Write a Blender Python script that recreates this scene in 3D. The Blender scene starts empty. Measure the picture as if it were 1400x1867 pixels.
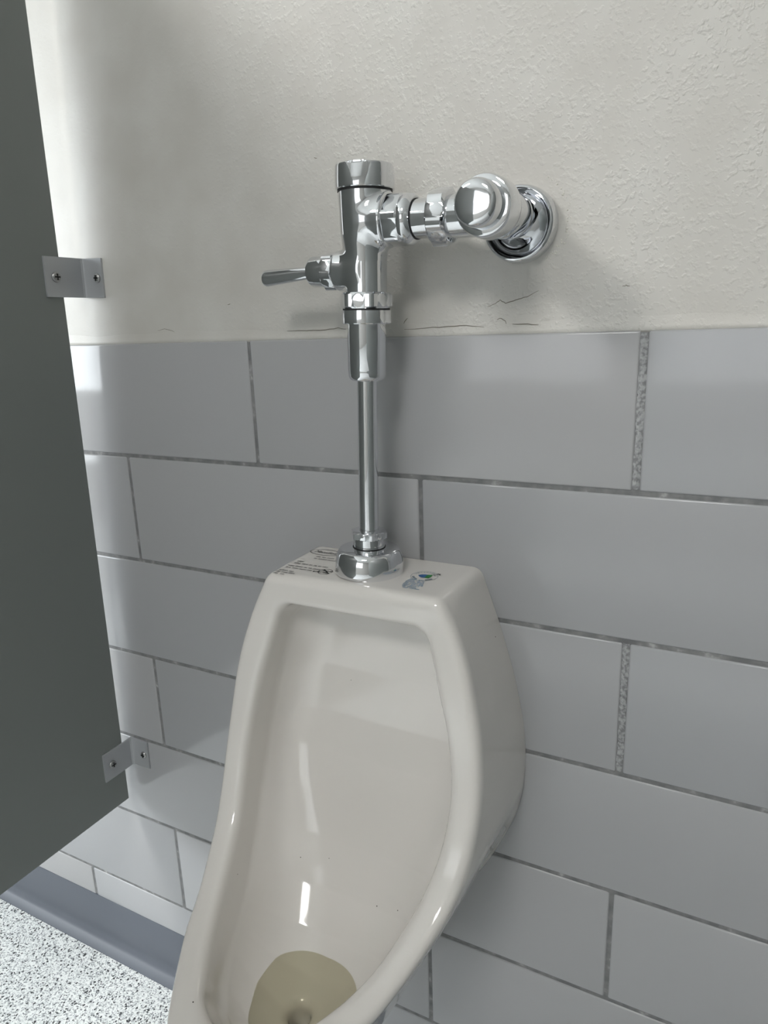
import bpy, bmesh, math, random
import numpy as np
from mathutils import Matrix, Vector

random.seed(4)
PI = math.pi
SC = bpy.context.scene
COL = SC.collection
# calibrated frame: x along the wall (0 = a tile joint), y into the wall (tile face = 0), z up (0 = top edge of the tiles)
XO, ZO = -0.4215, 1.105          # calibrated -> world (floor at z = 0, urinal centre at x = 0)

# ------------------------------------------------------------------ camera
CAM_R = np.array([[0.884519780921882, 0.09039283030190319, -0.45766133044852847],
                  [0.4653298411905045, -0.24048234927616907, 0.851842930700393],
                  [-0.033058978440442754, -0.9664353966596143, -0.2547738762664814]])
CAM_F = 1289.347
CAM_C = np.array([0.78853235, -0.7024929, 0.01021253])
cd = bpy.data.cameras.new('camera')
cam = bpy.data.objects.new('camera', cd)
COL.objects.link(cam)
cd.sensor_fit = 'HORIZONTAL'
cd.sensor_width = 36.0
cd.lens = CAM_F / 1400.0 * 36.0
cd.clip_start = 0.01
m = Matrix.Identity(4)
for i in range(3):
    m[i][0] = CAM_R[i, 0]
    m[i][1] = -CAM_R[i, 1]
    m[i][2] = -CAM_R[i, 2]
m[0][3], m[1][3], m[2][3] = CAM_C[0] + XO, CAM_C[1], CAM_C[2] + ZO
cam.matrix_world = m
SC.camera = cam

# ------------------------------------------------------------------ world and exposure
w = bpy.data.worlds.new('world')
SC.world = w
w.use_nodes = True
w.node_tree.nodes['Background'].inputs[0].default_value = (0.75, 0.85, 1.0, 1)
w.node_tree.nodes['Background'].inputs[1].default_value = 0.3
SC.view_settings.view_transform = 'Standard'
SC.view_settings.look = 'None'
SC.view_settings.gamma = 1.0
SC.view_settings.use_curve_mapping = False
SC.view_settings.exposure = 0.90
LAMP_KEY, LAMP_FRONT, WINDOW, WINDOW_LEFT = 25.0, 15.0, 1.3, 6.0

# ------------------------------------------------------------------ materials
def lin(r, g, b):
    def c(v):
        v /= 255.0
        return v / 12.92 if v <= 0.04045 else ((v + 0.055) / 1.055) ** 2.4
    return (c(r), c(g), c(b), 1.0)

def mat(name, col, rough=0.5, metal=0.0, coat=0.0, spec=0.5):
    mt = bpy.data.materials.new(name)
    mt.use_nodes = True
    b = mt.node_tree.nodes['Principled BSDF']
    b.inputs['Base Color'].default_value = col
    b.inputs['Roughness'].default_value = rough
    b.inputs['Metallic'].default_value = metal
    b.inputs['Coat Weight'].default_value = coat
    b.inputs['Coat Roughness'].default_value = 0.04
    b.inputs['Specular IOR Level'].default_value = spec
    return mt, mt.node_tree, b

def nd(nt, typ, **kw):
    n = nt.nodes.new(typ)
    for k, v in kw.items():
        if k in n.inputs.keys():
            n.inputs[k].default_value = v
        else:
            setattr(n, k, v)
    return n

def noise_bump(nt, b, scale, strength, dist=0.001, detail=3.0, mask=None):
    tc = nd(nt, 'ShaderNodeTexCoord')
    n = nd(nt, 'ShaderNodeTexNoise', Scale=scale, Detail=detail)
    nt.links.new(tc.outputs['Object'], n.inputs['Vector'])
    bp = nd(nt, 'ShaderNodeBump', Strength=strength, Distance=dist)
    nt.links.new(n.outputs['Fac'], bp.inputs['Height'])
    nt.links.new(bp.outputs['Normal'], b.inputs['Normal'])
    return tc, n, bp

def ramp(nt, stops):
    r = nt.nodes.new('ShaderNodeValToRGB')
    els = r.color_ramp.elements
    while len(els) < len(stops):
        els.new(0.5)
    for e, (p, c) in zip(els, stops):
        e.position = p
        e.color = c
    return r

M = {}
# painted plaster: rough orange-peel to the right, smoother to the left
mt, nt, b = mat('plaster', lin(198, 196, 191), 0.42)
M['plaster'] = mt
tc = nd(nt, 'ShaderNodeTexCoord')
n1 = nd(nt, 'ShaderNodeTexNoise', Scale=210.0, Detail=2.0, Roughness=0.5)
n2 = nd(nt, 'ShaderNodeTexNoise', Scale=14.0, Detail=3.0)
n3 = nd(nt, 'ShaderNodeTexNoise', Scale=4.5, Detail=2.0)
for n in (n1, n2, n3):
    nt.links.new(tc.outputs['Object'], n.inputs['Vector'])
pk = ramp(nt, [(0.50, (0, 0, 0, 1)), (0.80, (1, 1, 1, 1))])
nt.links.new(n1.outputs['Fac'], pk.inputs['Fac'])
sep = nd(nt, 'ShaderNodeSeparateXYZ')
nt.links.new(tc.outputs['Object'], sep.inputs[0])
mk = nd(nt, 'ShaderNodeMapRange')
mk.inputs['From Min'].default_value = -0.25
mk.inputs['From Max'].default_value = 0.30
mk.inputs['To Min'].default_value = 0.15
nt.links.new(sep.outputs['X'], mk.inputs['Value'])
md = nd(nt, 'ShaderNodeMath', operation='MULTIPLY')
nt.links.new(pk.outputs['Color'], md.inputs[0])
nt.links.new(mk.outputs[0], md.inputs[1])
md2 = nd(nt, 'ShaderNodeMath', operation='MULTIPLY')
mm = nd(nt, 'ShaderNodeMapRange')
mm.inputs['From Min'].default_value = 0.30
mm.inputs['From Max'].default_value = 0.62
mm.inputs['To Min'].default_value = 0.2
nt.links.new(n2.outputs['Fac'], mm.inputs['Value'])
nt.links.new(md.outputs[0], md2.inputs[0])
nt.links.new(mm.outputs[0], md2.inputs[1])
ad = nd(nt, 'ShaderNodeMath', operation='MULTIPLY_ADD')
ad.inputs[1].default_value = 0.8
nt.links.new(n3.outputs['Fac'], ad.inputs[0])
nt.links.new(md2.outputs[0], ad.inputs[2])
bp = nd(nt, 'ShaderNodeBump', Strength=0.65, Distance=0.0014)
nt.links.new(ad.outputs[0], bp.inputs['Height'])
nt.links.new(bp.outputs['Normal'], b.inputs['Normal'])
cr = ramp(nt, [(0.30, lin(192, 189, 183)), (0.70, lin(201, 199, 194))])
nt.links.new(n2.outputs['Fac'], cr.inputs['Fac'])
nt.links.new(cr.outputs['Color'], b.inputs['Base Color'])

# glazed tile
mt, nt, b = mat('glazed_tile', lin(166, 167, 169), 0.11, spec=0.42)
M['tile'] = mt
oi = nd(nt, 'ShaderNodeObjectInfo')
cr = ramp(nt, [(0.0, lin(163, 164, 166)), (1.0, lin(171, 171, 172))])
nt.links.new(oi.outputs['Random'], cr.inputs['Fac'])
nt.links.new(cr.outputs['Color'], b.inputs['Base Color'])
tc, n, bp = noise_bump(nt, b, 11.0, 0.35, 0.0015, 1.0)

# grout
mt, nt, b = mat('grout', lin(122, 123, 124), 0.9)
M['grout'] = mt
tc, n, bp = noise_bump(nt, b, 500.0, 0.5, 0.001)
n4 = nd(nt, 'ShaderNodeTexNoise', Scale=60.0, Detail=6.0)
nt.links.new(tc.outputs['Object'], n4.inputs['Vector'])
cr = ramp(nt, [(0.40, lin(112, 113, 114)), (0.60, lin(132, 132, 132)), (0.72, lin(176, 176, 176))])
nt.links.new(n4.outputs['Fac'], cr.inputs['Fac'])
nt.links.new(cr.outputs['Color'], b.inputs['Base Color'])

mt, nt, b = mat('smeared_grout', lin(165, 166, 167), 0.9)
M['smear'] = mt
tc, n, bp = noise_bump(nt, b, 700.0, 0.7, 0.001)
n4 = nd(nt, 'ShaderNodeTexNoise', Scale=260.0, Detail=5.0)
nt.links.new(tc.outputs['Object'], n4.inputs['Vector'])
cr = ramp(nt, [(0.40, lin(128, 129, 130)), (0.52, lin(160, 161, 162)), (0.62, lin(172, 173, 174))])
nt.links.new(n4.outputs['Fac'], cr.inputs['Fac'])
nt.links.new(cr.outputs['Color'], b.inputs['Base Color'])

M['caulk'], nt, b = mat('caulk', lin(204, 201, 193), 0.45)
noise_bump(nt, b, 120.0, 0.3, 0.001)
M['crack'] = mat('crack', lin(120, 114, 104), 0.9)[0]
M['chip'] = mat('chip', lin(150, 146, 138), 0.9)[0]

# vitreous china
mt, nt, b = mat('vitreous_china', lin(224, 220, 215), 0.10, coat=0.35)
M['china'] = mt

# chrome
mt, nt, b = mat('chrome', (0.74, 0.75, 0.77, 1), 0.035, metal=1.0)
M['chrome'] = mt
tc = nd(nt, 'ShaderNodeTexCoord')
n = nd(nt, 'ShaderNodeTexNoise', Scale=40.0, Detail=4.0)
nt.links.new(tc.outputs['Object'], n.inputs['Vector'])
cr = ramp(nt, [(0.35, (0.025, 0.025, 0.025, 1)), (0.75, (0.10, 0.10, 0.10, 1))])
nt.links.new(n.outputs['Fac'], cr.inputs['Fac'])
nt.links.new(cr.outputs['Color'], b.inputs['Roughness'])
M['rubber'] = mat('black_rubber', lin(28, 28, 30), 0.6)[0]
M['dark_steel'] = mat('dark_steel', lin(165, 165, 165), 0.3, metal=1.0)[0]
M['recess'] = mat('screw_recess', lin(40, 40, 40), 0.5, metal=0.6)[0]

# anodised aluminium bracket
mt, nt, b = mat('aluminium', lin(182, 184, 187), 0.36, metal=0.5)
M['alu'] = mt
# powder coated partition
mt, nt, b = mat('powder_coat', lin(126, 130, 128), 0.45)
M['panel'] = mt
noise_bump(nt, b, 900.0, 0.12, 0.0005)
M['cove'] = mat('vinyl_cove', lin(88, 93, 102), 0.42)[0]

# flake epoxy floor
mt, nt, b = mat('flake_floor', lin(215, 218, 218), 0.5)
M['floor'] = mt
tc = nd(nt, 'ShaderNodeTexCoord')
v1 = nd(nt, 'ShaderNodeTexVoronoi', Scale=470.0)
v1.inputs['Randomness'].default_value = 1.0
v2 = nd(nt, 'ShaderNodeTexVoronoi', Scale=330.0)
for v in (v1, v2):
    nt.links.new(tc.outputs['Object'], v.inputs['Vector'])
s1 = nd(nt, 'ShaderNodeSeparateColor')
nt.links.new(v1.outputs['Color'], s1.inputs[0])
r1 = ramp(nt, [(0.0, lin(105, 109, 113)), (0.07, lin(165, 169, 171)), (0.25, lin(210, 214, 214)), (0.55, lin(234, 237, 236))])
r1.color_ramp.interpolation = 'CONSTANT'
nt.links.new(s1.outputs[0], r1.inputs['Fac'])
s2 = nd(nt, 'ShaderNodeSeparateColor')
nt.links.new(v2.outputs['Color'], s2.inputs[0])
r2 = ramp(nt, [(0.0, (0.07, 0.075, 0.08, 1)), (0.07, (1, 1, 1, 1))])
r2.color_ramp.interpolation = 'CONSTANT'
nt.links.new(s2.outputs[1], r2.inputs['Fac'])
mx = nd(nt, 'ShaderNodeMix', data_type='RGBA', blend_type='MULTIPLY')
mx.inputs[0].default_value = 1.0
nt.links.new(r1.outputs['Color'], mx.inputs[6])
nt.links.new(r2.outputs['Color'], mx.inputs[7])
nt.links.new(mx.outputs[2], b.inputs['Base Color'])

M['wallpaint'] = mat('wall_paint', lin(176, 175, 171), 0.6)[0]
M['ceil'] = mat('ceiling_paint', lin(225, 225, 222), 0.8)[0]
M['frame'] = mat('white_frame', lin(225, 225, 225), 0.4)[0]
M['ink'] = mat('black_ink', lin(62, 64, 64), 0.5)[0]
M['ink_blue'] = mat('blue_ink', lin(120, 158, 188), 0.5)[0]
M['ink_grey'] = mat('grey_ink', lin(128, 140, 148), 0.5)[0]
M['drop_blue'] = mat('drop_blue', lin(48, 98, 152), 0.5)[0]
M['drop_green'] = mat('drop_green', lin(44, 128, 62), 0.5)[0]
M['speck'] = mat('speck', lin(60, 56, 50), 0.7)[0]

def emit(name, col, strength):
    mt = bpy.data.materials.new(name)
    mt.use_nodes = True
    nt = mt.node_tree
    nt.nodes.clear()
    e = nt.nodes.new('ShaderNodeEmission')
    e.inputs[0].default_value = col
    e.inputs[1].default_value = strength
    o = nt.nodes.new('ShaderNodeOutputMaterial')
    nt.links.new(e.outputs[0], o.inputs[0])
    return mt
M['lamp_key'] = emit('lamp_diffuser', (1.0, 0.985, 0.96, 1), LAMP_KEY)
M['lamp_front'] = emit('lamp_diffuser_far', (1.0, 0.985, 0.96, 1), LAMP_FRONT)
M['window_left'] = emit('side_daylight', (0.90, 0.96, 1.0, 1), WINDOW_LEFT)
M['window'] = emit('frosted_daylight', (0.93, 0.97, 1.0, 1), WINDOW)

# still water: clear tint under a fresnel gloss
mt = bpy.data.materials.new('still_water')
mt.use_nodes = True
nt = mt.node_tree
nt.nodes.clear()
tr = nd(nt, 'ShaderNodeBsdfTransparent')
tr.inputs[0].default_value = (0.85, 0.835, 0.74, 1)
gl = nd(nt, 'ShaderNodeBsdfGlossy')
gl.inputs['Roughness'].default_value = 0.02
fr = nd(nt, 'ShaderNodeFresnel', IOR=1.33)
ms = nd(nt, 'ShaderNodeMixShader')
o = nd(nt, 'ShaderNodeOutputMaterial')
nt.links.new(fr.outputs[0], ms.inputs[0])
nt.links.new(tr.outputs[0], ms.inputs[1])
nt.links.new(gl.outputs[0], ms.inputs[2])
nt.links.new(ms.outputs[0], o.inputs[0])
M['water'] = mt

# ------------------------------------------------------------------ helpers
def empty(name, loc=(0, 0, 0), rot=(0, 0, 0)):
    e = bpy.data.objects.new(name, None)
    COL.objects.link(e)
    e.location = loc
    e.rotation_euler = rot
    e.empty_display_size = 0.05
    return e

def tag(o, label=None, cat=None, group=None, kind=None):
    for k, v in (('label', label), ('category', cat), ('group', group), ('kind', kind)):
        if v:
            o[k] = v
    return o

def mesh_obj(name, verts, faces, material, parent=None, smooth=True, sharp=35.0, loc=(0, 0, 0)):
    me = bpy.data.meshes.new(name)
    me.from_pydata([tuple(map(float, v)) for v in verts], [], [tuple(map(int, q)) for q in faces])
    me.validate()
    bm = bmesh.new()
    bm.from_mesh(me)
    bmesh.ops.recalc_face_normals(bm, faces=bm.faces)
    bm.to_mesh(me)
    bm.free()
    me.materials.append(material)
    if smooth:
        me.polygons.foreach_set('use_smooth', [True] * len(me.polygons))
        if sharp:
            me.set_sharp_from_angle(angle=math.radians(sharp))
    ob = bpy.data.objects.new(name, me)
    COL.objects.link(ob)
    ob.location = loc
    ob.parent = parent
    return ob

def link_copy(ob, parent, loc=None):
    c = ob.copy()
    COL.objects.link(c)
    c.parent = parent
    if loc is not None:
        c.location = loc
    return c

def box(x0, x1, y0, y1, z0, z1):
    v = [(x, y, z) for x in (x0, x1) for y in (y0, y1) for z in (z0, z1)]
    q = [(0, 1, 3, 2), (4, 6, 7, 5), (0, 4, 5, 1), (2, 3, 7, 6), (0, 2, 6, 4), (1, 5, 7, 3)]
    return v, q

def join(*parts):
    V, Q = [], []
    for v, q in parts:
        o = len(V)
        V += list(v)
        Q += [tuple(i + o for i in f) for f in q]
    return V, Q

def bevel_box(name, dims, bev, seg, material, parent=None):
    v, q = box(*dims)
    ob = mesh_obj(name, v, q, material, parent, smooth=False)
    bm = bmesh.new()
    bm.from_mesh(ob.data)
    bmesh.ops.bevel(bm, geom=list(bm.edges), offset=bev, segments=seg, profile=0.5, affect='EDGES')
    bm.to_mesh(ob.data)
    bm.free()
    ob.data.polygons.foreach_set('use_smooth', [True] * len(ob.data.polygons))
    ob.data.set_sharp_from_angle(angle=math.radians(40))
    return ob

def lathe(profile, axis='Z', seg=64, origin=(0, 0, 0), rfun=None, close=True):
    """profile: (radius, height) list; axis Z: height up, Y: height along +y, X: height along +x"""
    V, Q = [], []
    n = len(profile)
    for r, h in profile:
        for k in range(seg):
            a = 2 * PI * k / seg
            rr = rfun(r, h, a) if rfun else r
            c, s = rr * math.cos(a), rr * math.sin(a)
            p = {'Z': (c, s, h), 'Y': (c, h, s), 'X': (h, c, s)}[axis]
            V.append((p[0] + origin[0], p[1] + origin[1], p[2] + origin[2]))
    for i in range(n - 1):
        for k in range(seg):
            k2 = (k + 1) % seg
            Q.append((i * seg + k, i * seg + k2, (i + 1) * seg + k2, (i + 1) * seg + k))
    if close:
        Q.append(tuple(range(seg)))
        Q.append(tuple((n - 1) * seg + k for k in range(seg)))
    return V, Q

def hexnut(across, h0, h1, axis, origin, phase=0.0, cham=0.0022, seg=96, sides=6, rcorner=None):
    """chamfered polygonal nut; across = distance across flats"""
    a = across / 2.0
    rmax = rcorner or a / math.cos(PI / sides) * 0.985
    def rf(r, h, t):
        u = ((t - phase) % (2 * PI / sides)) - PI / sides
        return min(a / math.cos(u), r)
    c = cham
    prof = [(0.3 * a, h0), (a * 0.93, h0), (a * 0.985, h0 + 0.0004), (rmax, h0 + c), (rmax, h1 - c), (a * 0.985, h1 - 0.0004), (a * 0.93, h1), (0.3 * a, h1)]
    return lathe(prof, axis, seg, origin, rf)

# signed fields -> mesh (surface nets, then projected on the zero level)
def smax(a, b, k):
    h = np.maximum(k - np.abs(a - b), 0.0) / k
    return np.maximum(a, b) + h * h * k * 0.25

def smin(a, b, k):
    return -smax(-a, -b, k)

def surface_nets(F, lo, hi, h, name, material, parent=None, eps=None, iters=3, cut=None):
    ax = [np.arange(lo[i], hi[i] + h, h) for i in range(3)]
    G = np.stack(np.meshgrid(*ax, indexing='ij'), -1)
    sh = G.shape[:3]
    val = F(G.reshape(-1, 3)).reshape(sh)
    ncell = tuple(s - 1 for s in sh)
    acc = np.zeros(ncell + (3,))
    cnt = np.zeros(ncell)
    quads = []
    cid = np.arange(int(np.prod(ncell))).reshape(ncell)
    for a in range(3):
        sl0 = [slice(None)] * 3
        sl1 = [slice(None)] * 3
        sl0[a] = slice(0, sh[a] - 1)
        sl1[a] = slice(1, sh[a])
        v0, v1 = val[tuple(sl0)], val[tuple(sl1)]
        idx = np.argwhere((v0 < 0) != (v1 < 0))
        if not len(idx):
            continue
        f0 = v0[tuple(idx.T)]
        f1 = v1[tuple(idx.T)]
        t = f0 / (f0 - f1)
        P = G[tuple(idx.T)].copy()
        P[:, a] += t * h
        b, c = (a + 1) % 3, (a + 2) % 3
        ring = []
        ok = np.ones(len(idx), bool)
        for db, dc in ((0, 0), (-1, 0), (-1, -1), (0, -1)):
            j = idx.copy()
            j[:, b] += db
            j[:, c] += dc
            good = (j[:, b] >= 0) & (j[:, c] >= 0) & (j[:, b] < ncell[b]) & (j[:, c] < ncell[c])
            ok &= good
            ring.append(j)
        for j in ring:
            g = (j[:, b] >= 0) & (j[:, c] >= 0) & (j[:, b] < ncell[b]) & (j[:, c] < ncell[c])
            np.add.at(acc, tuple(j[g].T), P[g])
            np.add.at(cnt, tuple(j[g].T), 1)
        q = np.stack([cid[tuple(np.where(ok[:, None], j, 0).T)] for j in ring], 1)[ok]
        flip = (f0 > 0)[ok]
        q[flip] = q[flip][:, ::-1]
        quads.append(q)
    quads = np.concatenate(quads)
    used = np.unique(quads)
    remap = -np.ones(cid.size, int)
    remap[used] = np.arange(len(used))
    V = (acc.reshape(-1, 3)[used]) / np.maximum(cnt.reshape(-1)[used], 1)[:, None]
    quads = remap[quads]
    eps = eps or h * 0.5
    def grad(P):
        g = np.zeros_like(P)
        for i in range(3):
            d = np.zeros(3)
            d[i] = eps
            g[:, i] = (F(P + d) - F(P - d)) / (2 * eps)
        return g
    for _ in range(iters):
        g = grad(V)
        st = (F(V) / np.maximum((g * g).sum(1), 0.2))[:, None] * g
        ln = np.linalg.norm(st, axis=1, keepdims=True)
        st *= np.minimum(1.0, h * 0.6 / np.maximum(ln, 1e-9))
        V = V - st
    if cut is not None:                       # plane y = cut, keep the side below it
        me = bpy.data.meshes.new('tmp')
        me.from_pydata(V.tolist(), [], quads.tolist())
        bm = bmesh.new()
        bm.from_mesh(me)
        bmesh.ops.bisect_plane(bm, geom=list(bm.verts) + list(bm.edges) + list(bm.faces), dist=1e-5, plane_co=(0, cut, 0), plane_no=(0, 1, 0), clear_outer=True)
        bm.verts.index_update()
        V = np.array([v.co[:] for v in bm.verts])
        quads = [[v.index for v in f.verts] for f in bm.faces]
        bm.free()
        bpy.data.meshes.remove(me)
    N = grad(V)
    N /= np.maximum(np.linalg.norm(N, axis=1, keepdims=True), 1e-9)
    me = bpy.data.meshes.new(name)
    me.from_pydata(V.tolist(), [], quads if isinstance(quads, list) else quads.tolist())
    me.materials.append(material)
    me.polygons.foreach_set('use_smooth', [True] * len(me.polygons))
    me.update()
    # outward check
    p = me.polygons[0]
    if Vector(N[p.vertices[0]]).dot(p.normal) < 0:
        me.flip_normals()
    me.normals_split_custom_set_from_vertices(N.tolist())
    ob = bpy.data.objects.new(name, me)
    COL.objects.link(ob)
    ob.parent = parent
    return ob

def on_wall(u, v, y):
    """photo pixel -> world point on the plane y"""
    d = CAM_R @ np.array([(u - 700) / CAM_F, (v - 933.5) / CAM_F, 1.0])
    p = CAM_C + d * ((y - CAM_C[1]) / d[1])
    return Vector((p[0] + XO, p[1], p[2] + ZO))

def on_level(u, v, z):
    """photo pixel -> world point on the level z (calibrated)"""
    d = CAM_R @ np.array([(u - 700) / CAM_F, (v - 933.5) / CAM_F, 1.0])
    p = CAM_C + d * ((z - CAM_C[2]) / d[2])
    return Vector((p[0] + XO, p[1], p[2] + ZO))

# ------------------------------------------------------------------ the room
RX0, RX1, RY0, RZ1 = -2.6, 2.2, -4.2, 2.75
PLY = 0.003                                   # plaster face
def struct(name, vq, material, label, parent=None):
    o = mesh_obj(name, vq[0], vq[1], material, parent, smooth=False)
    if parent is None:
        tag(o, label, 'wall' if 'wall' in name else name.split('_')[0], None, 'structure')
    return o
wall_back = struct('wall_back', box(RX0 - .1, RX1 + .1, PLY, PLY + .12, 0, RZ1), M['plaster'], 'cream painted plaster wall above grey tiles behind the urinal')
floor = struct('floor', box(RX0 - .1, RX1 + .1, RY0 - .1, PLY + .12, -.1, 0), M['floor'], 'white speckled floor with black and grey flakes')
ceiling = struct('ceiling', box(RX0 - .1, RX1 + .1, RY0 - .1, PLY + .12, RZ1, RZ1 + .1), M['ceil'], 'white painted ceiling of the washroom')
LY0, LY1, LZ0, LZ1 = -2.7, -0.7, 0.9, 2.15
wall_left = struct('wall_left', join(box(RX0 - .1, RX0, RY0 - .1, LY0, 0, RZ1), box(RX0 - .1, RX0, LY1, PLY, 0, RZ1), box(RX0 - .1, RX0, LY0, LY1, 0, LZ0), box(RX0 - .1, RX0, LY0, LY1, LZ1, RZ1)), M['wallpaint'], 'cream wall on the left beyond the partition')
wall_right = struct('wall_right', box(RX1, RX1 + .1, RY0 - .1, PLY, 0, RZ1), M['wallpaint'], 'cream wall on the right side of the washroom')
WX0, WX1, WZ0, WZ1 = -1.45, 0.45, 1.10, 2.35
wall_front = struct('wall_front', join(box(RX0, WX0, RY0 - .1, RY0, 0, RZ1), box(WX1, RX1, RY0 - .1, RY0, 0, RZ1),
                                       box(WX0, WX1, RY0 - .1, RY0, 0, WZ0), box(WX0, WX1, RY0 - .1, RY0, WZ1, RZ1)), M['wallpaint'], 'cream wall with a frosted window facing the urinal')
window = empty('window_1', ((WX0 + WX1) / 2, RY0 - .05, WZ0))
tag(window, 'frosted white window opposite the urinal', 'window', None, 'structure')
hw, hh = (WX1 - WX0) / 2, WZ1 - WZ0
mesh_obj('pane', *box(-hw + .04, hw - .04, -.01, .0, .04, hh - .04), M['window'], window, smooth=False)
for dims in ((-hw, hw, -.03, .03, 0, .04), (-hw, hw, -.03, .03, hh - .04, hh), (-hw, -hw + .04, -.03, .03, .04, hh - .04), (hw - .04, hw, -.03, .03, .04, hh - .04), (-.02, .02, -.025, .025, .04, hh - .04)):
    bevel_box('window_frame', dims, .004, 1, M['frame'], window)

win2 = empty('window_2', (RX0 - .05, (LY0 + LY1) / 2, LZ0))
tag(win2, 'frosted white window in the left wall beyond the partition', 'window', None, 'structure')
hw, hh = (LY1 - LY0) / 2, LZ1 - LZ0
mesh_obj('pane', *box(-.01, 0, -hw + .04, hw - .04, .04, hh - .04), M['window_left'], win2, smooth=False)
for dims in ((-.03, .03, -hw, hw, 0, .04), (-.03, .03, -hw, hw, hh - .04, hh), (-.03, .03, -hw, -hw + .04, .04, hh - .04), (-.03, .03, hw - .04, hw, .04, hh - .04), (-.025, .025, -.02, .02, .04, hh - .04)):
    bevel_box('window_frame', dims, .004, 1, M['frame'], win2)

# ceiling lamps
def ceiling_lamp(x, y, sx, sy, material, label):
    e = empty('ceiling_light', (x, y, RZ1 - .06))
    tag(e, label, 'ceiling light', 'recessed ceiling lights')
    mesh_obj('diffuser', *box(-sx / 2, sx / 2, -sy / 2, sy / 2, .012, .022), material, e, smooth=False)
    t = .03
    fr = join(box(-sx / 2 - t, sx / 2 + t, -sy / 2 - t, -sy / 2, 0, .06), box(-sx / 2 - t, sx / 2 + t, sy / 2, sy / 2 + t, 0, .06),
              box(-sx / 2 - t, -sx / 2, -sy / 2, sy / 2, 0, .06), box(sx / 2, sx / 2 + t, -sy / 2, sy / 2, 0, .06))
    mesh_obj('frame', *fr, M['frame'], e, smooth=False)
ceiling_lamp(-1.35, -1.85, .58, .58, M['lamp_key'], 'square ceiling light panel beyond the grey partition')
ceiling_lamp(0.30, -2.15, .58, .58, M['lamp_front'], 'square ceiling light panel nearer the frosted window')

# ------------------------------------------------------------------ tiles
PITCH, TW = 0.1555, 0.4562
G = 0.0046                                    # grout joint
A_X = XO + 0.002                              # joint A (rows 2, 4, 6)
TILE_Y0, TILE_Y1 = 0.0, PLY
rowdz = {1: 0.0, 2: -.0005, 3: -.0015, 4: -.0015, 5: 0.0, 6: .0005}
def row_z(k):
    return ZO - k * PITCH + {0: -.002, 1: 0, 2: -.001, 3: -.002, 4: 0, 5: .0015, 6: -.001}.get(k, 0)
BASE_TOP = 0.109
tilecache = {}
def tile(x0, x1, z0, z1):
    wd, ht = round(x1 - x0, 4), round(z1 - z0, 4)
    key = (wd, ht)
    loc = ((x0 + x1) / 2, 0, z0)
    if key in tilecache:
        o = link_copy(tilecache[key], wall_back, loc)
    else:
        o = bevel_box('tile', (-wd / 2, wd / 2, TILE_Y0, TILE_Y1 + .004, 0, ht), .0022, 3, M['tile'], wall_back)
        o.location = loc
        tilecache[key] = o
    o.rotation_euler = (random.uniform(-.0022, .0022), 0, random.uniform(-.0012, .0012))
    return o
XL, XR = -1.35, 1.35
for k in range(7):
    zt, zb = row_z(k), (row_z(k + 1) if k < 6 else BASE_TOP - .02)
    z1 = zt - (G / 2 if k else 0.0)
    z0 = zb + (G / 2 if k < 6 else 0)
    off = A_X if k % 2 == 1 else A_X + 1.481 / 2.9337 * TW
    j0 = math.floor((XL - off) / TW)
    for j in range(j0, j0 + 7):
        xa, xb = off + j * TW, off + (j + 1) * TW
        # the right-hand joint of the odd rows is wider
        ga = gb = G / 2
        if k in (0, 2) and j == 1:
            ga = .0035
        if k in (0, 2) and j == 0:
            gb = .0035
        tile(xa + ga, xb - gb, z0, z1)
gv = box(RX0, RX1, .0014, PLY + .002, BASE_TOP - .03, row_z(0) - .0015)
mesh_obj('grout', *gv, M['grout'], wall_back, smooth=False)
# smeared joint lines on the wide joints
def ragged_strip(x, z0, z1, wdt, y, seed):
    rnd = random.Random(seed)
    n = 60
    V, Q = [], []
    for i in range(n + 1):
        z = z0 + (z1 - z0) * i / n
        V.append((x - wdt / 2 + rnd.uniform(-.0008, .0008), y, z))
        V.append((x + rnd.uniform(-.0006, .0006), y - .0011 - rnd.uniform(0, .0005), z))
        V.append((x + wdt / 2 + rnd.uniform(-.0008, .0008), y, z))
        if i:
            a = 3 * i
            Q += [(a - 3, a - 2, a + 1, a), (a - 2, a - 1, a + 2, a + 1)]
    return V, Q
xd = A_X + 1.481 / 2.9337 * TW + TW
for k in (0, 2):
    mesh_obj('smeared_joint', *ragged_strip(xd, row_z(k + 1) + .004, row_z(k) - .002, .0068, .0012, k), M['smear'], wall_back)

# caulk bead between plaster and tile
def bead():
    n = 220
    V, Q = [], []
    rnd = random.Random(7)
    ph = [rnd.uniform(0, 6) for _ in range(4)]
    for i in range(n + 1):
        x = XL + (XR - XL) * i / n
        wv = .0010 * math.sin(x * 23 + ph[0]) + .0007 * math.sin(x * 61 + ph[1])
        zt = row_z(0)
        V += [(x, PLY + .0004, zt + .016 + 2 * wv), (x, PLY - .0003, zt + .010 + wv), (x, .0018, zt + .0040 + .5 * wv), (x, .0010, zt + .0004), (x, PLY, zt - .0012)]
        if i:
            a = 5 * i
            for r in range(4):
                Q.append((a - 5 + r, a - 4 + r, a + 1 + r, a + r))
    return V, Q
mesh_obj('caulk_bead', *bead(), M['plaster'], wall_back, sharp=None)

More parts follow.
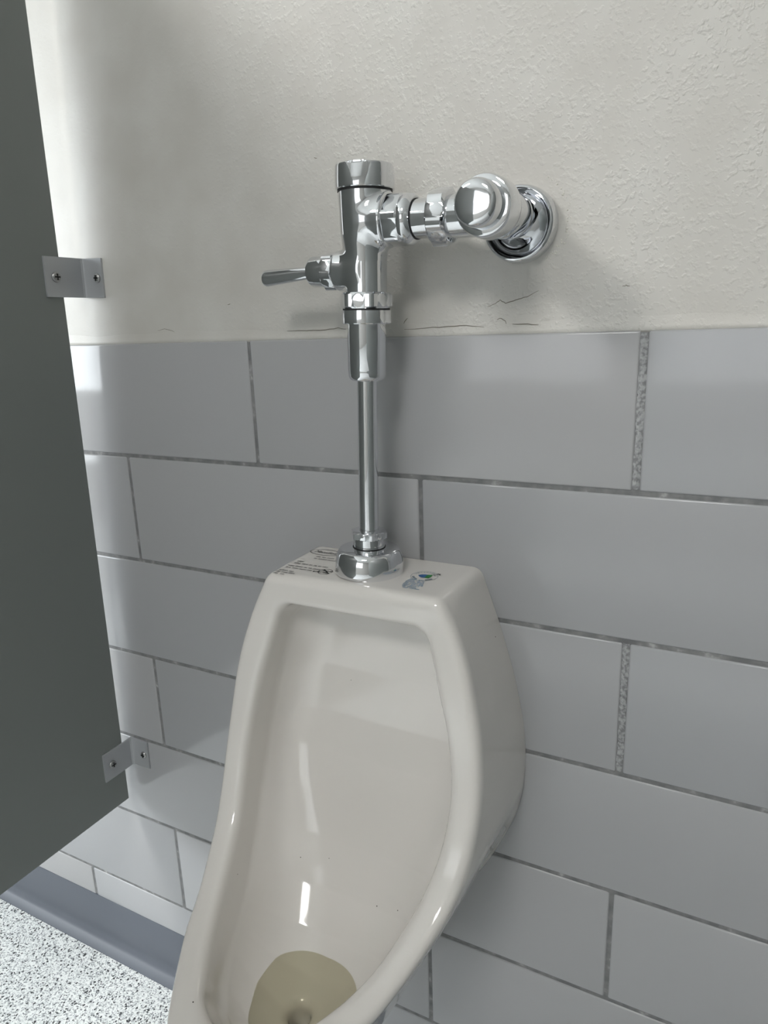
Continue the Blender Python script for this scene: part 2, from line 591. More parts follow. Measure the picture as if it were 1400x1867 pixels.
# cracks, chips in the plaster
def tube(pts, rad, seg=6, taper=True):
    V, Q = [], []
    n = len(pts)
    for i, p in enumerate(pts):
        p = Vector(p)
        d = (Vector(pts[min(i + 1, n - 1)]) - Vector(pts[max(i - 1, 0)])).normalized()
        s = d.cross(Vector((0, 1, 0))).normalized()
        u = s.cross(d)
        r = rad * ((0.35 + 0.65 * math.sin(PI * (i + .5) / n)) if taper else 1)
        for k in range(seg):
            a = 2 * PI * k / seg
            V.append(tuple(p + s * r * math.cos(a) + u * r * math.sin(a)))
        if i:
            for k in range(seg):
                k2 = (k + 1) % seg
                Q.append(((i - 1) * seg + k, (i - 1) * seg + k2, i * seg + k2, i * seg + k))
    return V, Q
CR = [[(888, 560), (903, 553), (912, 547), (921, 554), (936, 548), (950, 545), (966, 538), (982, 530)],
      [(738, 601), (790, 597), (828, 594), (862, 594), (888, 597)],
      [(905, 583), (912, 580), (920, 584), (923, 591)], [(1135, 522), (1142, 520), (1148, 522)], [(935, 590), (962, 591), (985, 592)],
      [(524, 604), (560, 603), (594, 601), (618, 598), (632, 600)], [(287, 603), (300, 600), (313, 603), (321, 607)],
      [(415, 555), (420, 554)], [(573, 288), (578, 288)], [(736, 590), (743, 580)]]
for i, pl in enumerate(CR):
    rnd = random.Random(i)
    pts = []
    for a, b2 in zip(pl[:-1], pl[1:]):
        for t in (0, .33, .66):
            p = on_wall(a[0] + (b2[0] - a[0]) * t, a[1] + (b2[1] - a[1]) * t, PLY)
            p.x += rnd.uniform(-.0005, .0005)
            p.z += rnd.uniform(-.0005, .0005)
            if p.z < row_z(0) + .012:
                p.y = PLY - .0008
            pts.append(p)
    pts.append(on_wall(*pl[-1], PLY))
    mesh_obj('crack', *tube(pts, .00042 if i not in (6,) else .0003), M['crack'], wall_back)

# cove base
def cove():
    prof = [(PLY, BASE_TOP), (-.0008, BASE_TOP), (-.0016, BASE_TOP - .0012)]
    prof += [(-.0022, .030)]
    for i in range(1, 9):
        a = math.radians(62) * i / 8
        prof.append((-.0022 - .013 * (1 - math.cos(a)), .0300 - .0215 * math.sin(a)))
    prof += [(-.0205, .0022), (-.0208, .0014), (-.0208, .0001), (PLY, .0001)]
    V, Q = [], []
    n = len(prof)
    for x in (RX0, RX1):
        V += [(x, y, z) for y, z in prof]
    for i in range(n):
        Q.append((i, (i + 1) % n, n + (i + 1) % n, n + i))
    Q += [tuple(range(n)), tuple(range(n, 2 * n))]
    return V, Q
bb = mesh_obj('baseboard_back', *cove(), M['cove'], None, sharp=50)
tag(bb, 'blue grey vinyl cove base along the foot of the tiled wall', 'baseboard', None, 'structure')

# ------------------------------------------------------------------ partition
part = empty('urinal_partition', (-.4215 - .0715, -.02, .378))
tag(part, 'dark grey partition panel fixed to the wall left of the urinal', 'partition')
pl = Vector(part.location)
PZ0, PZ1, PD, PT = .3755, 1.70, -1.75, .024
def pan_x(z):           # world x of the right-hand face
    return XO - .0715 + (z - ZO + .65) * .0429
def pan_y(z):
    return -.0175 - (z - ZO + .729) * .0195
V = []
for z in (PZ0, PZ1):
    for y in (pan_y(z), PD):
        for dx in (0, -PT):
            V.append((pan_x(z) + dx - pl.x, y - pl.y, z - pl.z))
Q = [(0, 1, 3, 2), (4, 6, 7, 5), (0, 4, 5, 1), (2, 3, 7, 6), (0, 2, 6, 4), (1, 5, 7, 3)]
panel = mesh_obj('panel', V, Q, M['panel'], part, smooth=False)
bm = bmesh.new()
bm.from_mesh(panel.data)
bmesh.ops.bevel(bm, geom=list(bm.edges), offset=.0012, segments=2, profile=.5, affect='EDGES')
bm.to_mesh(panel.data)
bm.free()

def screw(parent, p, nrm, r=.0065):
    """pan-head cross screw: dome with four recess slots"""
    V, Q = [], []
    prof = [(r, 0), (r, .0008), (r * .9, .0020), (r * .62, .0030), (r * .3, .0034), (.0001, .0035)]
    v, q = lathe(prof, 'Z', 24, close=False)
    o = mesh_obj('screw', v, q, M['dark_steel'], parent)
    rec = join(box(-r * .62, r * .62, -.0008, .0008, .0022, .0037), box(-.0008, .0008, -r * .62, r * .62, .0022, .0037))
    c = mesh_obj('cross_recess', rec[0], rec[1], M['recess'], None, smooth=False)
    # joined into the screw head so a screw stays one piece
    bm = bmesh.new()
    bm.from_mesh(o.data)
    nf = len(bm.faces)
    bm.from_mesh(c.data)
    o.data.materials.append(M['recess'])
    bm.faces.ensure_lookup_table()
    for fc in bm.faces[nf:]:
        fc.material_index = 1
    bm.to_mesh(o.data)
    bm.free()
    bpy.data.objects.remove(c)
    o.location = p
    o.rotation_euler = Vector(nrm).to_track_quat('Z', 'Y').to_euler()
    return o

def bracket(zc, dxw, hgt, ywall, tilt):
    T = .0028
    x0 = pan_x(zc)
    b = empty('bracket', (x0 - pl.x, 0 - pl.y, zc - pl.z), (0, tilt, 0))
    b.parent = part
    b['label'] = 'brushed aluminium angle bracket with two cross-head screws'
    # L profile with rounded inner corner, extruded in z
    yw = ywall
    prof = [(0.0, yw), (dxw, yw), (dxw, yw - T), (T + .0035, yw - T), (T + .0012, yw - T - .0010), (T, yw - T - .0035), (T, -.0595), (0.0, -.0595)]
    n = len(prof)
    V = [(x, y, -hgt / 2) for x, y in prof] + [(x, y, hgt / 2) for x, y in prof]
    Q = [(i, (i + 1) % n, n + (i + 1) % n, n + i) for i in range(n)] + [tuple(range(n)), tuple(range(n, 2 * n))]
    o = mesh_obj('angle_plate', V, Q, M['alu'], b, sharp=25)
    bm = bmesh.new()
    bm.from_mesh(o.data)
    ed = [e for e in bm.edges if abs(e.verts[0].co.z - e.verts[1].co.z) < 1e-6]
    bmesh.ops.bevel(bm, geom=ed, offset=.0004, segments=1, affect='EDGES')
    bm.to_mesh(o.data)
    bm.free()
    screw(b, (T, -.0440, 0), (1, 0, 0))
    screw(b, (.0285, yw - T, 0), (0, -1, 0), .0058)
    return b
bracket(ZO + .0855, .0375, .0505, PLY, .0429)
bracket(ZO - .6475, .0375, .0485, -.0002, .02)

# the next bay's partition, mirrored in the chrome
p2 = empty('urinal_partition', (.86, -.02, .3755))
tag(p2, 'dark grey partition panel closing the urinal bay on the right', 'partition')
bevel_box('panel', (0, .024, -1.73, 0, 0, 1.3245), .0012, 2, M['panel'], p2)
v, q = join(box(-.0028, 0, -.0395, .02, 1.0, 1.05), box(-.0375, -.0028, .0172, .02, 1.0, 1.05))
mesh_obj('bracket', v, q, M['alu'], p2, smooth=False)
v, q = join(box(-.0028, 0, -.0395, .0194, .15, .20), box(-.0375, -.0028, .0166, .0194, .15, .20))
mesh_obj('bracket', v, q, M['alu'], p2, smooth=False)

# ------------------------------------------------------------------ urinal
# side profile of the rim: z, y, outer half width, inner half width (calibrated)
RIM = [(-.2535, -.1075, .1075, .0780), (-.260, -.1085, .1100, .0800), (-.275, -.1090, .1180, .0850), (-.290, -.1105, .1255, .0900), (-.320, -.1150, .1369, .0985),
       (-.350, -.1205, .1453, .1069), (-.380, -.1250, .1518, .1157), (-.410, -.1305, .1557, .1220), (-.440, -.1380, .1580, .1262),
       (-.470, -.1485, .1578, .1264), (-.500, -.1620, .1551, .1233), (-.530, -.1835, .1484, .1158), (-.556, -.2180, .1360, .1040), (-.573, -.2500, .1240, .0920),
       (-.5835, -.2830, .1115, .0755), (-.588, -.3100, .0960, .0585), (-.590, -.3300, .0835, .0420), (-.591, -.3440, .0740, .0200),
       (-.5915, -.3560, .0655, -.012), (-.592, -.3680, .0545, -.035), (-.592, -.3770, .0420, -.05), (-.592, -.3830, .0300, -.06), (-.592, -.3870, .0150, -.07), (-.592, -.3890, .0000, -.07), (-.592, -.3920, -.024, -.07), (-.592, -.400, -.06, -.07), (-.592, -.420, -.12, -.07)]
RIM = np.array(RIM)
TOP = -.2525
seglen = np.r_[0, np.cumsum(np.hypot(np.diff(RIM[:, 0]), np.diff(RIM[:, 1])))]
def catmull(tab, ts, n):
    out = np.zeros((n, tab.shape[1]))
    t = np.linspace(0, ts[-1], n)
    m = np.gradient(tab, ts, axis=0)
    i = np.clip(np.searchsorted(ts, t) - 1, 0, len(ts) - 2)
    hh = (ts[i + 1] - ts[i])
    u = ((t - ts[i]) / hh)[:, None]
    hh = hh[:, None]
    return ((2 * u**3 - 3 * u**2 + 1) * tab[i] + (u**3 - 2 * u**2 + u) * hh * m[i] + (-2 * u**3 + 3 * u**2) * tab[i + 1] + (u**3 - u**2) * hh * m[i + 1])
RS = catmull(RIM, seglen, 260)
WB = np.array([(-.20, .108), (-.2525, .1095), (-.2693, .1150), (-.3175, .1325), (-.3718, .1488), (-.4308, .1612), (-.471, .1645), (-.5115, .1630), (-.5526, .1560), (-.5826, .1450),
               (-.62, .1285), (-.66, .108), (-.70, .090), (-.76, .065), (-.85, .04)])

def poly_sdf(P, poly):
    """signed distance to a closed polygon in 2d, negative inside"""
    d = np.full(len(P), 1e9)
    inside = np.zeros(len(P), bool)
    n = len(poly)
    for i in range(n):
        a = poly[i]
        b = poly[(i + 1) % n]
        e = b - a
        wv = P - a
        t = np.clip((wv @ e) / max(e @ e, 1e-12), 0, 1)
        q = wv - t[:, None] * e
        d = np.minimum(d, (q * q).sum(1))
        c = ((a[1] > P[:, 1]) != (b[1] > P[:, 1]))
        with np.errstate(divide='ignore', invalid='ignore'):
            xx = (b[0] - a[0]) * (P[:, 1] - a[1]) / (b[1] - a[1]) + a[0]
        inside ^= c & (P[:, 0] < xx)
    return np.where(inside, -1, 1) * np.sqrt(d)

def fields():
    h = .0015
    ys = np.arange(-.44, .04, h)
    zs = np.arange(-.88, -.20, h)
    Y, Z = np.meshgrid(ys, zs, indexing='ij')
    P = np.stack([Y.ravel(), Z.ravel()], 1)
    # nearest point of the rim line
    best = np.full(len(P), 1e9)
    bi = np.zeros(len(P), int)
    for i in range(len(RS)):
        d = (P[:, 0] - RS[i, 1]) ** 2 + (P[:, 1] - RS[i, 0]) ** 2
        mk = d < best
        best[mk] = d[mk]
        bi[mk] = i
    dist = np.sqrt(best)
    ho, hi, ry = RS[bi, 2], RS[bi, 3], RS[bi, 1]
    wb = np.interp(P[:, 1], WB[::-1, 0], WB[::-1, 1])
    fr = np.clip(1 - P[:, 0] / np.minimum(ry, -.02), 0, 1)
    fr = np.where(P[:, 0] > 0, 1, fr)
    low = np.clip((-.52 - P[:, 1]) / .08, 0, 1)
    ho2 = ho - .38 * dist * low
    ho2 = ho2 + (wb - ho2) * fr
    # side profile outline with a small radius at the top front edge
    rim = [(p[1], p[0]) for p in RS if p[0] < TOP - .011 and p[1] > -.392]
    cy, cz, r = RS[np.argmin(np.abs(RS[:, 0] - (TOP - .011))), 1] + .011, TOP - .011, .011
    arc = [(cy - r * math.sin(a), cz + r * math.cos(a)) for a in np.linspace(0, PI / 2, 9)]
    under = [(-.393, -.598), (-.390, -.610), (-.377, -.632), (-.350, -.665), (-.305, -.705), (-.24, -.740), (-.16, -.775), (-.08, -.805), (.04, -.835)]
    outl = np.array([(.04, TOP)] + arc + rim + under)
    po = poly_sdf(P, outl)
    # cavity side profile
    cav = np.array([(-.058, -.286), (-.10, -.2865), (-.50, -.2880), (-.50, -.56), (-.40, -.585), (-.352, -.592), (-.350, -.615), (-.340, -.645), (-.318, -.666), (-.285, -.677), (-.245, -.680),
                    (-.205, -.672), (-.170, -.650), (-.140, -.618), (-.112, -.575), (-.090, -.530), (-.072, -.485), (-.060, -.44), (-.053, -.38), (-.052, -.33), (-.053, -.30)])
    pc = poly_sdf(P, cav)
    kc = .014 + np.clip(dist / .05, 0, 1) * (.030 + .030 * np.clip((-.48 - P[:, 1]) / .12, 0, 1))
    ko = .012 + np.clip((-.60 - P[:, 1]) / .06, 0, 1) * .07
    hi2 = hi - (.04 + .12 * low) * dist
    sh = Y.shape
    def sm(a, n=2):
        a = a.reshape(sh)
        for _ in range(n):
            b = a.copy()
            b[1:-1, 1:-1] = (a[1:-1, 1:-1] * 4 + a[:-2, 1:-1] + a[2:, 1:-1] + a[1:-1, :-2] + a[1:-1, 2:]) / 8
            a = b
        return a
    wt = np.clip((dist.reshape(sh) - .010) / .030, 0, 1)
    wt = wt * wt * (3 - 2 * wt)
    HO = sm(ho2, 6) * (1 - wt) + sm(ho2, 160) * wt
    HI = sm(hi2, 6) * (1 - wt) + sm(hi2, 160) * wt
    def nrm(a):
        gy, gz = np.gradient(a, h)
        return np.sqrt(1 + np.minimum(gy * gy + gz * gz, 9))
    return ys, zs, h, [HO, sm(nrm(HO), 6), HI, sm(nrm(HI), 6), sm(po, 1), sm(pc, 1), sm(kc), sm(ko)]
YS, ZS, FH, FLD = fields()
STK = np.stack(FLD, -1)
def look(y, z):
    u = np.clip((y - YS[0]) / FH, 0, len(YS) - 1.001)
    v = np.clip((z - ZS[0]) / FH, 0, len(ZS) - 1.001)
    i, j = u.astype(int), v.astype(int)
    a, b = (u - i)[:, None], (v - j)[:, None]
    return STK[i, j] * (1 - a) * (1 - b) + STK[i + 1, j] * a * (1 - b) + STK[i, j + 1] * (1 - a) * b + STK[i + 1, j + 1] * a * b
DRAIN_Y = -.243
def F_urinal(P):
    """P in calibrated y, z with x measured from the urinal centre"""
    x, y, z = P[:, 0], P[:, 1], P[:, 2]
    q = look(y, z)
    ax = np.sqrt(x * x + 1e-6)
    fo = smax((ax - q[:, 0]) / q[:, 1], q[:, 4], q[:, 7])
    fc = smax((ax - q[:, 2]) / q[:, 3], q[:, 5], q[:, 6])
    f = smax(fo, -fc, .011)
    hole = np.maximum(np.hypot(x, y - DRAIN_Y) - .0115, np.abs(z + .69) - .035)
    f = smax(f, -hole, .010)
    return f
UB = (0, -.15, ZO - .80)
urinal = empty('urinal', UB)
tag(urinal, 'white vitreous china wall-hung urinal with printed marks on its top', 'urinal')
def F_loc(P):
    return F_urinal(P + np.array([0, UB[1], UB[2] - ZO]))
surface_nets(F_loc, (-.18, -.255, -.06), (.18, .165, .56), .0035, 'bowl', M['china'], urinal, eps=.0018, cut=-UB[1] - .0004)

# small dark specks on the glaze, found by following the photo's line of sight to the surface
for u, v_, r in ((687, 1652, .0008), (725, 1660, .0008), (548, 1563, .0007), (433, 1594, .0006), (600, 1565, .0006), (352, 1827, .0008), (903, 1161, .0007), (640, 1240, .0006)):
    d = CAM_R @ np.array([(u - 700) / CAM_F, (v_ - 933.5) / CAM_F, 1.0])
    tt = np.linspace(.3, 1.4, 6000)
    pp = CAM_C[None] + d[None] * tt[:, None]
    pp[:, 0] += XO
    f = F_urinal(pp)
    hit = np.argmax(f < 0)
    if f[hit] >= 0:
        continue
    p = pp[hit]
    e = .0006
    g = np.array([(F_urinal(p[None] + np.eye(3)[i] * e) - F_urinal(p[None] - np.eye(3)[i] * e))[0] for i in range(3)])
    g /= np.linalg.norm(g)
    v, q = lathe([(r, -.0003), (r * .8, .0002), (r * .2, .0003)], 'Z', 8)
    sp = mesh_obj('speck', v, q, M['speck'], urinal)
    sp.location = (p[0] - UB[0], p[1] - UB[1], p[2] + ZO - UB[2])
    sp.rotation_euler = Vector(g).to_track_quat('Z', 'Y').to_euler()

# water standing in the sump
WZ = -.660
pts = []
for k in range(72):
    a = 2 * PI * k / 72
    rr = np.linspace(.005, .14, 300)
    C_ = np.stack([rr * math.cos(a), -.255 + rr * math.sin(a), np.full(300, WZ)], 1)
    f = F_urinal(C_)
    i = int(np.argmax(f < 0)) if (f < 0).any() else 299
    r = rr[max(i, 1)] - .0003
    pts.append((r * math.cos(a), -.255 + r * math.sin(a), 0))
pool = mesh_obj('water_pool', [(0, -.255, 0)] + pts, [(0, 1 + k, 1 + (k + 1) % 72) for k in range(72)], M['water'], None, loc=(0, 0, WZ + ZO))
tag(pool, 'still clear water around the drain of the urinal', 'water')

# ---- printed marks on the top of the urinal
MZ = .0005
def flat(name, polys, material, at, parent):
    """list of closed 2d outlines -> one thin printed mark"""
    V, Q = [], []
    for pg in polys:
        o = len(V)
        V += [(p[0], p[1], 0) for p in pg]
        Q.append(tuple(range(o, o + len(pg))))
    ob = mesh_obj(name, V, Q, material, parent, smooth=False)
    ob.location = at
    return ob
def ring_quads(a, b, wdt, n=48, t0=0, t1=2 * PI):
    out = []
    for k in range(n):
        p0, p1 = t0 + (t1 - t0) * k / n, t0 + (t1 - t0) * (k + 1) / n
        out.append([(a * math.cos(p0), b * math.sin(p0)), ((a - wdt) * math.cos(p0), (b - wdt) * math.sin(p0)), ((a - wdt) * math.cos(p1), (b - wdt) * math.sin(p1)), (a * math.cos(p1), b * math.sin(p1))])
    return out
def text_mesh(name, body, size, material, parent, at, rot=0.0, sx=1.0, shear=0.0):
    cu = bpy.data.curves.new(name, 'FONT')
    cu.body = body
    cu.size = size
    cu.align_x = 'CENTER'
    cu.align_y = 'CENTER'
    cu.shear = shear
    tmp = bpy.data.objects.new(name + '_tmp', cu)
    COL.objects.link(tmp)
    bpy.context.view_layer.update()
    me = bpy.data.meshes.new_from_object(tmp.evaluated_get(bpy.context.evaluated_depsgraph_get()))
    bpy.data.objects.remove(tmp)
    me.materials.clear()
    me.materials.append(material)
    ob = bpy.data.objects.new(name, me)
    COL.objects.link(ob)
    ob.parent = parent
    ob.location = at
    ob.rotation_euler = (0, 0, rot)
    ob.scale = (sx, 1, 1)
    return ob
UBV = Vector(UB)
def top_at(u, v, dz=0.0):
    p = on_level(u, v, TOP) - UBV
    p.z += MZ + dz
    return p
def line_of_words(x0, x1, y, hgt, seed):
    """a row of print too small to read: narrow bars grouped like words"""
    rnd = random.Random(seed)
    out = []
    x = x0
    while x < x1:
        wl = rnd.randint(3, 8)
        for _ in range(wl):
            cw = hgt * rnd.uniform(.35, .6)
            if x + cw > x1:
                break
            b0, b1 = y - hgt * rnd.uniform(.35, .5), y + hgt * rnd.uniform(.35, .5)
            out.append([(x, b0), (x + cw * .45, b0), (x + cw * .45, b1), (x, b1)])
            if rnd.random() < .6:
                yy = rnd.choice((b0, b1 - hgt * .22, y))
                out.append([(x, yy), (x + cw * .85, yy), (x + cw * .85, yy + hgt * .22), (x, yy + hgt * .22)])
            x += cw
        x += hgt * .6
    return out
oc = on_level(594, 1008, TOP) - UBV
lg = empty('brand_mark', (oc.x, oc.y, oc.z + MZ))
lg.parent = urinal
flat('oval_outline', ring_quads(.0215, .0105, .0011), M['ink'], (0, 0, 0), lg)
text_mesh('lettering', 'Mansfield', .0105, M['ink'], lg, (0.001, -.0003, 0), 0, .82, .25)
lines = []
p0 = top_at(570, 1014.5) - top_at(592, 1008)
oc.x += .004
fl = flat('fine_print', line_of_words(p0.x, p0.x + .034, p0.y, .0032, 1) + line_of_words(p0.x + .001, p0.x + .032, p0.y - .0065, .0032, 2), M['ink'], (oc.x, oc.y, oc.z + MZ), urinal)
q0 = top_at(534, 1022)
q0.x += .0065
ln = []
for i, (dx, wd, dy) in enumerate(((.0, .013, 0), (.0005, .047, -.0065), (-.001, .061, -.0165), (-.0005, .060, -.0225))):
    ln += line_of_words(dx, dx + wd, dy, .0032, 10 + i)
for i, (dx, wd, dy) in enumerate(((-.002, .022, -.033), (-.0025, .026, -.0385), (-.002, .016, -.044))):
    ln += line_of_words(dx, dx + wd, dy, .0032, 20 + i)
flat('fine_print', ln, M['ink'], q0, urinal)
# certification roundel beside the flange
rc = top_at(593, 1043)
flat('certification_mark', ring_quads(.0085, .0085, .0009, 32, .3, 2 * PI - .5) + [[(-.006, .0055), (-.0045, .0065), (.0072, -.0035), (.006, -.0048)], [(-.004, .001), (.008, .0012), (.008, .0024), (-.004, .0022)],
      [(-.003, -.0028), (.0055, -.0026), (.0055, -.0014), (-.003, -.0016)], [(-.0135, -.0055), (-.0115, -.0055), (-.0115, -.0038), (-.0135, -.0038)]], M['ink'], rc, urinal)
# water-saving label
wc = top_at(773.5, 1051)
we = empty('water_label', wc)
we.parent = urinal
we['label'] = 'round water-saving label with a blue and green drop'
flat('label_ring', ring_quads(.0150, .0150, .0005), M['ink_grey'], (0, 0, 0), we)
body = 'WATERSENSE'
for i, ch in enumerate(body):
    a = math.radians(158 - 136 * i / (len(body) - 1))
    text_mesh('letter', ch, .0052, M['ink_grey'], we, (.0118 * math.cos(a), .0118 * math.sin(a), 0), a - PI / 2)
for a0, a1 in ((-2.75, -1.9), (-1.1, -.4)):
    flat('arc_print', ring_quads(.0132, .0132, .0026, 10, a0, a1), M['ink_grey'], (0, 0, 0), we)
drop = []
for k in range(25):
    t = PI * k / 24
    drop.append((-.0078 + .0078 * (1 - math.cos(t)) * .9, 0))
dl = [(-.0075, .0003), (-.0045, .0040), (-.0010, .0052), (.0018, .0052), (.0018, -.0045), (-.0010, -.0048), (-.0045, -.0032)]
dr = [(.0018, .0052), (.0070, .0066), (.0078, .001), (.0070, -.0052), (.0018, -.0045)]
flat('drop_blue_half', [dl], M['drop_blue'], (0, 0, 0), we)
flat('drop_green_half', [dr], M['drop_green'], (0, 0, 0), we)
bl = []
for i, (dx, wd) in enumerate(((.0, .017), (-.001, .020), (-.0015, .021), (-.0005, .021), (-.001, .024), (.0, .020), (.0015, .017), (.004, .020))):
    bl += line_of_words(-.0165 + dx, -.0165 + dx + wd, -.0135 - i * .0036, .0030, 40 + i)
flat('blue_print', bl, M['ink_blue'], (.006, 0, 0), we)
flat('registered_mark', [[(0, 0), (.004, .001), (.005, .003), (.001, .003)], [(.0035, -.001), (.0055, -.001), (.0055, .0005), (.0035, .0005)]], M['ink'], top_at(795, 1048) - Vector(wc), we)

# ------------------------------------------------------------------ flush valve
FV = (.4205 + XO, -.056, ZO + TOP + .0006)
TILT = math.radians(1.75)
RSC = 1.055           # radius correction of the upright parts
valve = empty('flush_valve', FV, (0, TILT, 0))
tag(valve, 'chrome manual flush valve with lever handle rising from the urinal to the wall', 'flush valve')
CH = M['chrome']
def rev(name, prof, axis='Z', origin=(0, 0, 0), material=CH, seg=72, parent=valve, sharp=30):
    if axis == 'Z':
        prof = [(r * RSC, h) for r, h in prof]
    v, q = lathe(prof, axis, seg, origin)
    return mesh_obj(name, v, q, material, parent, sharp=sharp)
# spud flange
flg = [(.0360, 0), (.0364, .0015), (.0359, .0100), (.0345, .0180), (.0330, .0228), (.0312, .0258), (.0285, .0268), (.0170, .0280), (.0165, .0272), (.012, .0272)]
fl = rev('spud_flange', flg, sharp=45)
gsk = rev('gasket', [(.0120, .0268), (.0172, .0268), (.0172, .0284), (.0120, .0284)], material=M['rubber'])
# spud coupling
rev('coupling_ring', [(.0105, .0284), (.0158, .0284), (.0164, .0290), (.0164, .0395), (.0105, .0395)])
v, q = hexnut(.0365, .0385, .0470, 'Z', (0, 0, 0), phase=math.radians(-60 + 6), cham=.0012)
mesh_obj('spud_nut', v, q, CH, valve, sharp=28)
rev('flush_tube', [(.0101, .030), (.0101, .225), (.004, .225)])
# vacuum breaker
rev('vacuum_breaker', [(.0100, .2090), (.0150, .2084), (.0172, .2100), (.0182, .2128), (.0184, .2165), (.0186, .2172), (.0184, .2182), (.0188, .2192), (.0188, .2690), (.010, .2690)], sharp=40)
rev('vacuum_breaker_collar', [(.0150, .2645), (.0232, .2645), (.0238, .2653), (.0240, .2730), (.0236, .2776), (.0228, .2780), (.015, .2780)])
rev('seal_ring', [(.015, .2776), (.0226, .2776), (.0226, .2794), (.015, .2794)], material=M['rubber'])
v, q = hexnut(.0488, .2790, .2950, 'Z', (0, 0, 0), phase=math.radians(-50), cham=.0022, rcorner=.0272)
mesh_obj('coupling_nut', v, q, CH, valve, sharp=28)

# body: one casting with the handle boss (-x) and the outlet boss (+x)
AZ = .3598            # arm height
HZ = .3160            # handle height
def F_body(P):
    x, y, z = P[:, 0], P[:, 1], P[:, 2]
    rho = np.hypot(x, y)
    prof_z = [.2900, .2950, .3230, .3340, .3480, .3640, .3860, .3920]
    prof_r = [.0210, .0210, .0210, .0220, .0242, .0250, .0258, .0260]
    r = np.interp(z, prof_z, prof_r)
    barrel = smax(rho - r, np.abs(z - .3390) - .0500, .002)
    hb = smax(np.hypot(y, z - HZ) - .0196, np.maximum(x, -x - .0315), .003)
    ob = smax(np.hypot(y, z - AZ) - .0248, np.maximum(-x, x - .0280), .003)
    f = smin(barrel, hb, .006)
    return smin(f, ob, .006)
surface_nets(F_body, (-.040, -.034, .282), (.040, .034, .396), .00125, 'valve_body', CH, valve, eps=.0004)
# top cap with wrench flats
def capr(r, h, a):
    if r < .02 or h < .394:
        return r
    u = ((a + .55) % (PI / 2)) - PI / 4
    return min(r, .0262 / max(math.cos(u), .3)) if h > .398 else r
rev('cap_seal', [(.015, .3870), (.0252, .3870), (.0252, .3896), (.015, .3896)], material=M['rubber'])
prof = [(.010, .3888), (.0278, .3888), (.0287, .3896), (.0288, .3970), (.0288, .4085), (.0284, .4100), (.0266, .4110), (.0244, .4114), (.005, .4114)]
v, q = lathe(prof, 'Z', 96, (0, 0, 0), capr)
mesh_obj('top_cap', v, q, CH, valve, sharp=25)

# handle
v, q = hexnut(.0345, -.0455, -.0305, 'X', (0, 0, HZ), phase=math.radians(14), cham=.0020, rcorner=.0192)
mesh_obj('handle_nut', v, q, CH, valve, sharp=28)
hub = rev('handle_hub', [(.006, -.0640), (.0118, -.0640), (.0138, -.0630), (.0150, -.0605), (.0152, -.0450), (.006, -.0450)], 'X', (0, 0, HZ))
lev = rev('lever', [(.0010, -.1240), (.0055, -.1238), (.0076, -.1228), (.0085, -.1210), (.0086, -.1190), (.0060, -.0640), (.0056, -.0580), (.002, -.0580)], 'X', (0, 0, HZ))

for vt in lev.data.vertices:          # the lever droops a little
    vt.co.z += (vt.co.x + .058) * .075

# supply arm
SX = .1398
SY = 0.056 + PLY        # wall plane in local y
v, q = hexnut(.0440, .0250, .0470, 'X', (0, 0, AZ), phase=math.radians(-8), cham=.0040, rcorner=.0242)
mesh_obj('outlet_nut', v, q, CH, valve, sharp=26)
rev('outlet_collar', [(.0150, .0440), (.0226, .0440), (.0236, .0470), (.0234, .0500), (.0222, .0530), (.0198, .0556), (.0120, .0558)], 'X', (0, 0, AZ), sharp=45)
rev('arm_tube', [(.010, .0440), (.0176, .0440), (.0176, .1000), (.010, .1000)], 'X', (0, 0, AZ))
rev('arm_seal', [(.010, .0556), (.0183, .0556), (.0183, .0563), (.010, .0563)], 'X', (0, 0, AZ), M['rubber'])
v, q = hexnut(.0470, .0730, .0915, 'X', (0, 0, AZ), phase=math.radians(20), cham=.0022, rcorner=.0264)
mesh_obj('arm_nut', v, q, CH, valve, sharp=28)
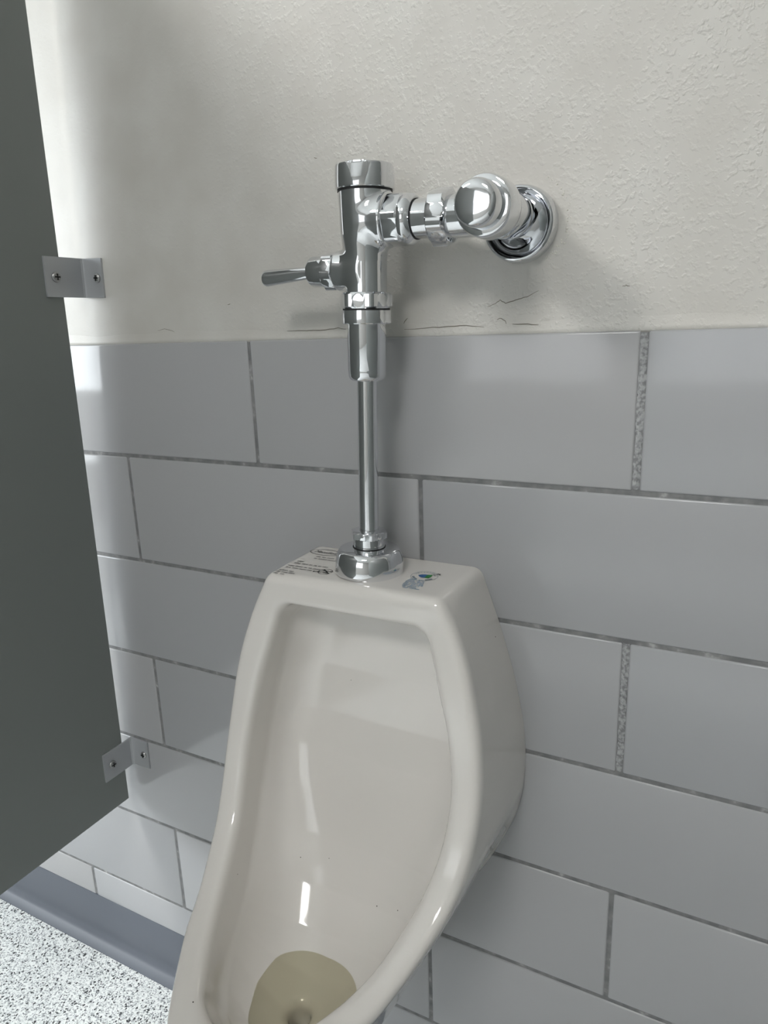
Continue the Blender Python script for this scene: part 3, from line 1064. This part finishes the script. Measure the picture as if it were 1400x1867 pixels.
# stop body casting: arm socket and neck towards the wall
def F_stop(P):
    x, y, z = P[:, 0] - SX, P[:, 1], P[:, 2] - AZ
    rho = np.hypot(x, z)
    main = smax(rho - .0196, np.abs(y + .002) - .026, .006)
    arm = smax(np.hypot(y, z) - .0190, np.maximum(x, -x - .0500), .002)
    neck = smax(rho - .0165, np.abs(y - .030) - .026, .002)
    return smin(smin(main, arm, .012), neck, .006)
surface_nets(F_stop, (.085, -.038, AZ - .032), (.172, .060, AZ + .032), .0014, 'stop_body', CH, valve, eps=.0005)
rev('neck_ring', [(.0150, .0215), (.0195, .0215), (.0202, .0225), (.0202, .0290), (.0195, .0300), (.015, .0300)], 'Y', (SX, 0, AZ))
rev('stop_bonnet', [(.015, -.0525), (.0222, -.0525), (.0238, -.0518), (.0248, -.0500), (.0252, -.0470), (.0254, -.0285), (.0250, -.0265), (.015, -.0265)], 'Y', (SX, 0, AZ))
rev('stop_cap', [(.0004, -.0745), (.0080, -.07437), (.0130, -.0740), (.0158, -.0733), (.0176, -.0718), (.0186, -.0695), (.0190, -.0665), (.0198, -.0510), (.012, -.0510)], 'Y', (SX, 0, AZ), sharp=50)
esc = [(.0160, SY - .0050), (.0190, SY - .0050), (.0250, SY - .0058), (.0285, SY - .0085), (.0302, SY - .0130), (.0315, SY - .0150), (.0332, SY - .0145), (.0345, SY - .0120), (.0352, SY - .0060), (.0355, SY - .0003), (.016, SY - .0003)]
rev('escutcheon', esc, 'Y', (SX - .001, 0, AZ - .0045), sharp=60)

# crumbled plaster around the right-hand edge of the escutcheon
rnd = random.Random(12)
V, Q = [], []
ctr = on_wall(962, 404, PLY)
for i in range(46):
    a = math.radians(rnd.uniform(-62, 68))
    rr = rnd.uniform(.0375, .0425)
    cx, cz = ctr.x + rr * math.cos(a), ctr.z + rr * math.sin(a)
    r = rnd.uniform(.0005, .0014)
    o = len(V)
    for k in range(5):
        b2 = 2 * PI * k / 5 + rnd.random()
        V.append((cx + r * math.cos(b2) * rnd.uniform(.6, 1.3), PLY + .0001, cz + r * math.sin(b2) * rnd.uniform(.6, 1.5)))
    V.append((cx, PLY - r * .7, cz))
    Q += [(o + k, o + (k + 1) % 5, o + 5) for k in range(5)]
cb = mesh_obj('plaster_crumbs', V, Q, M['caulk'], wall_back, smooth=False)
cb['kind'] = 'stuff'
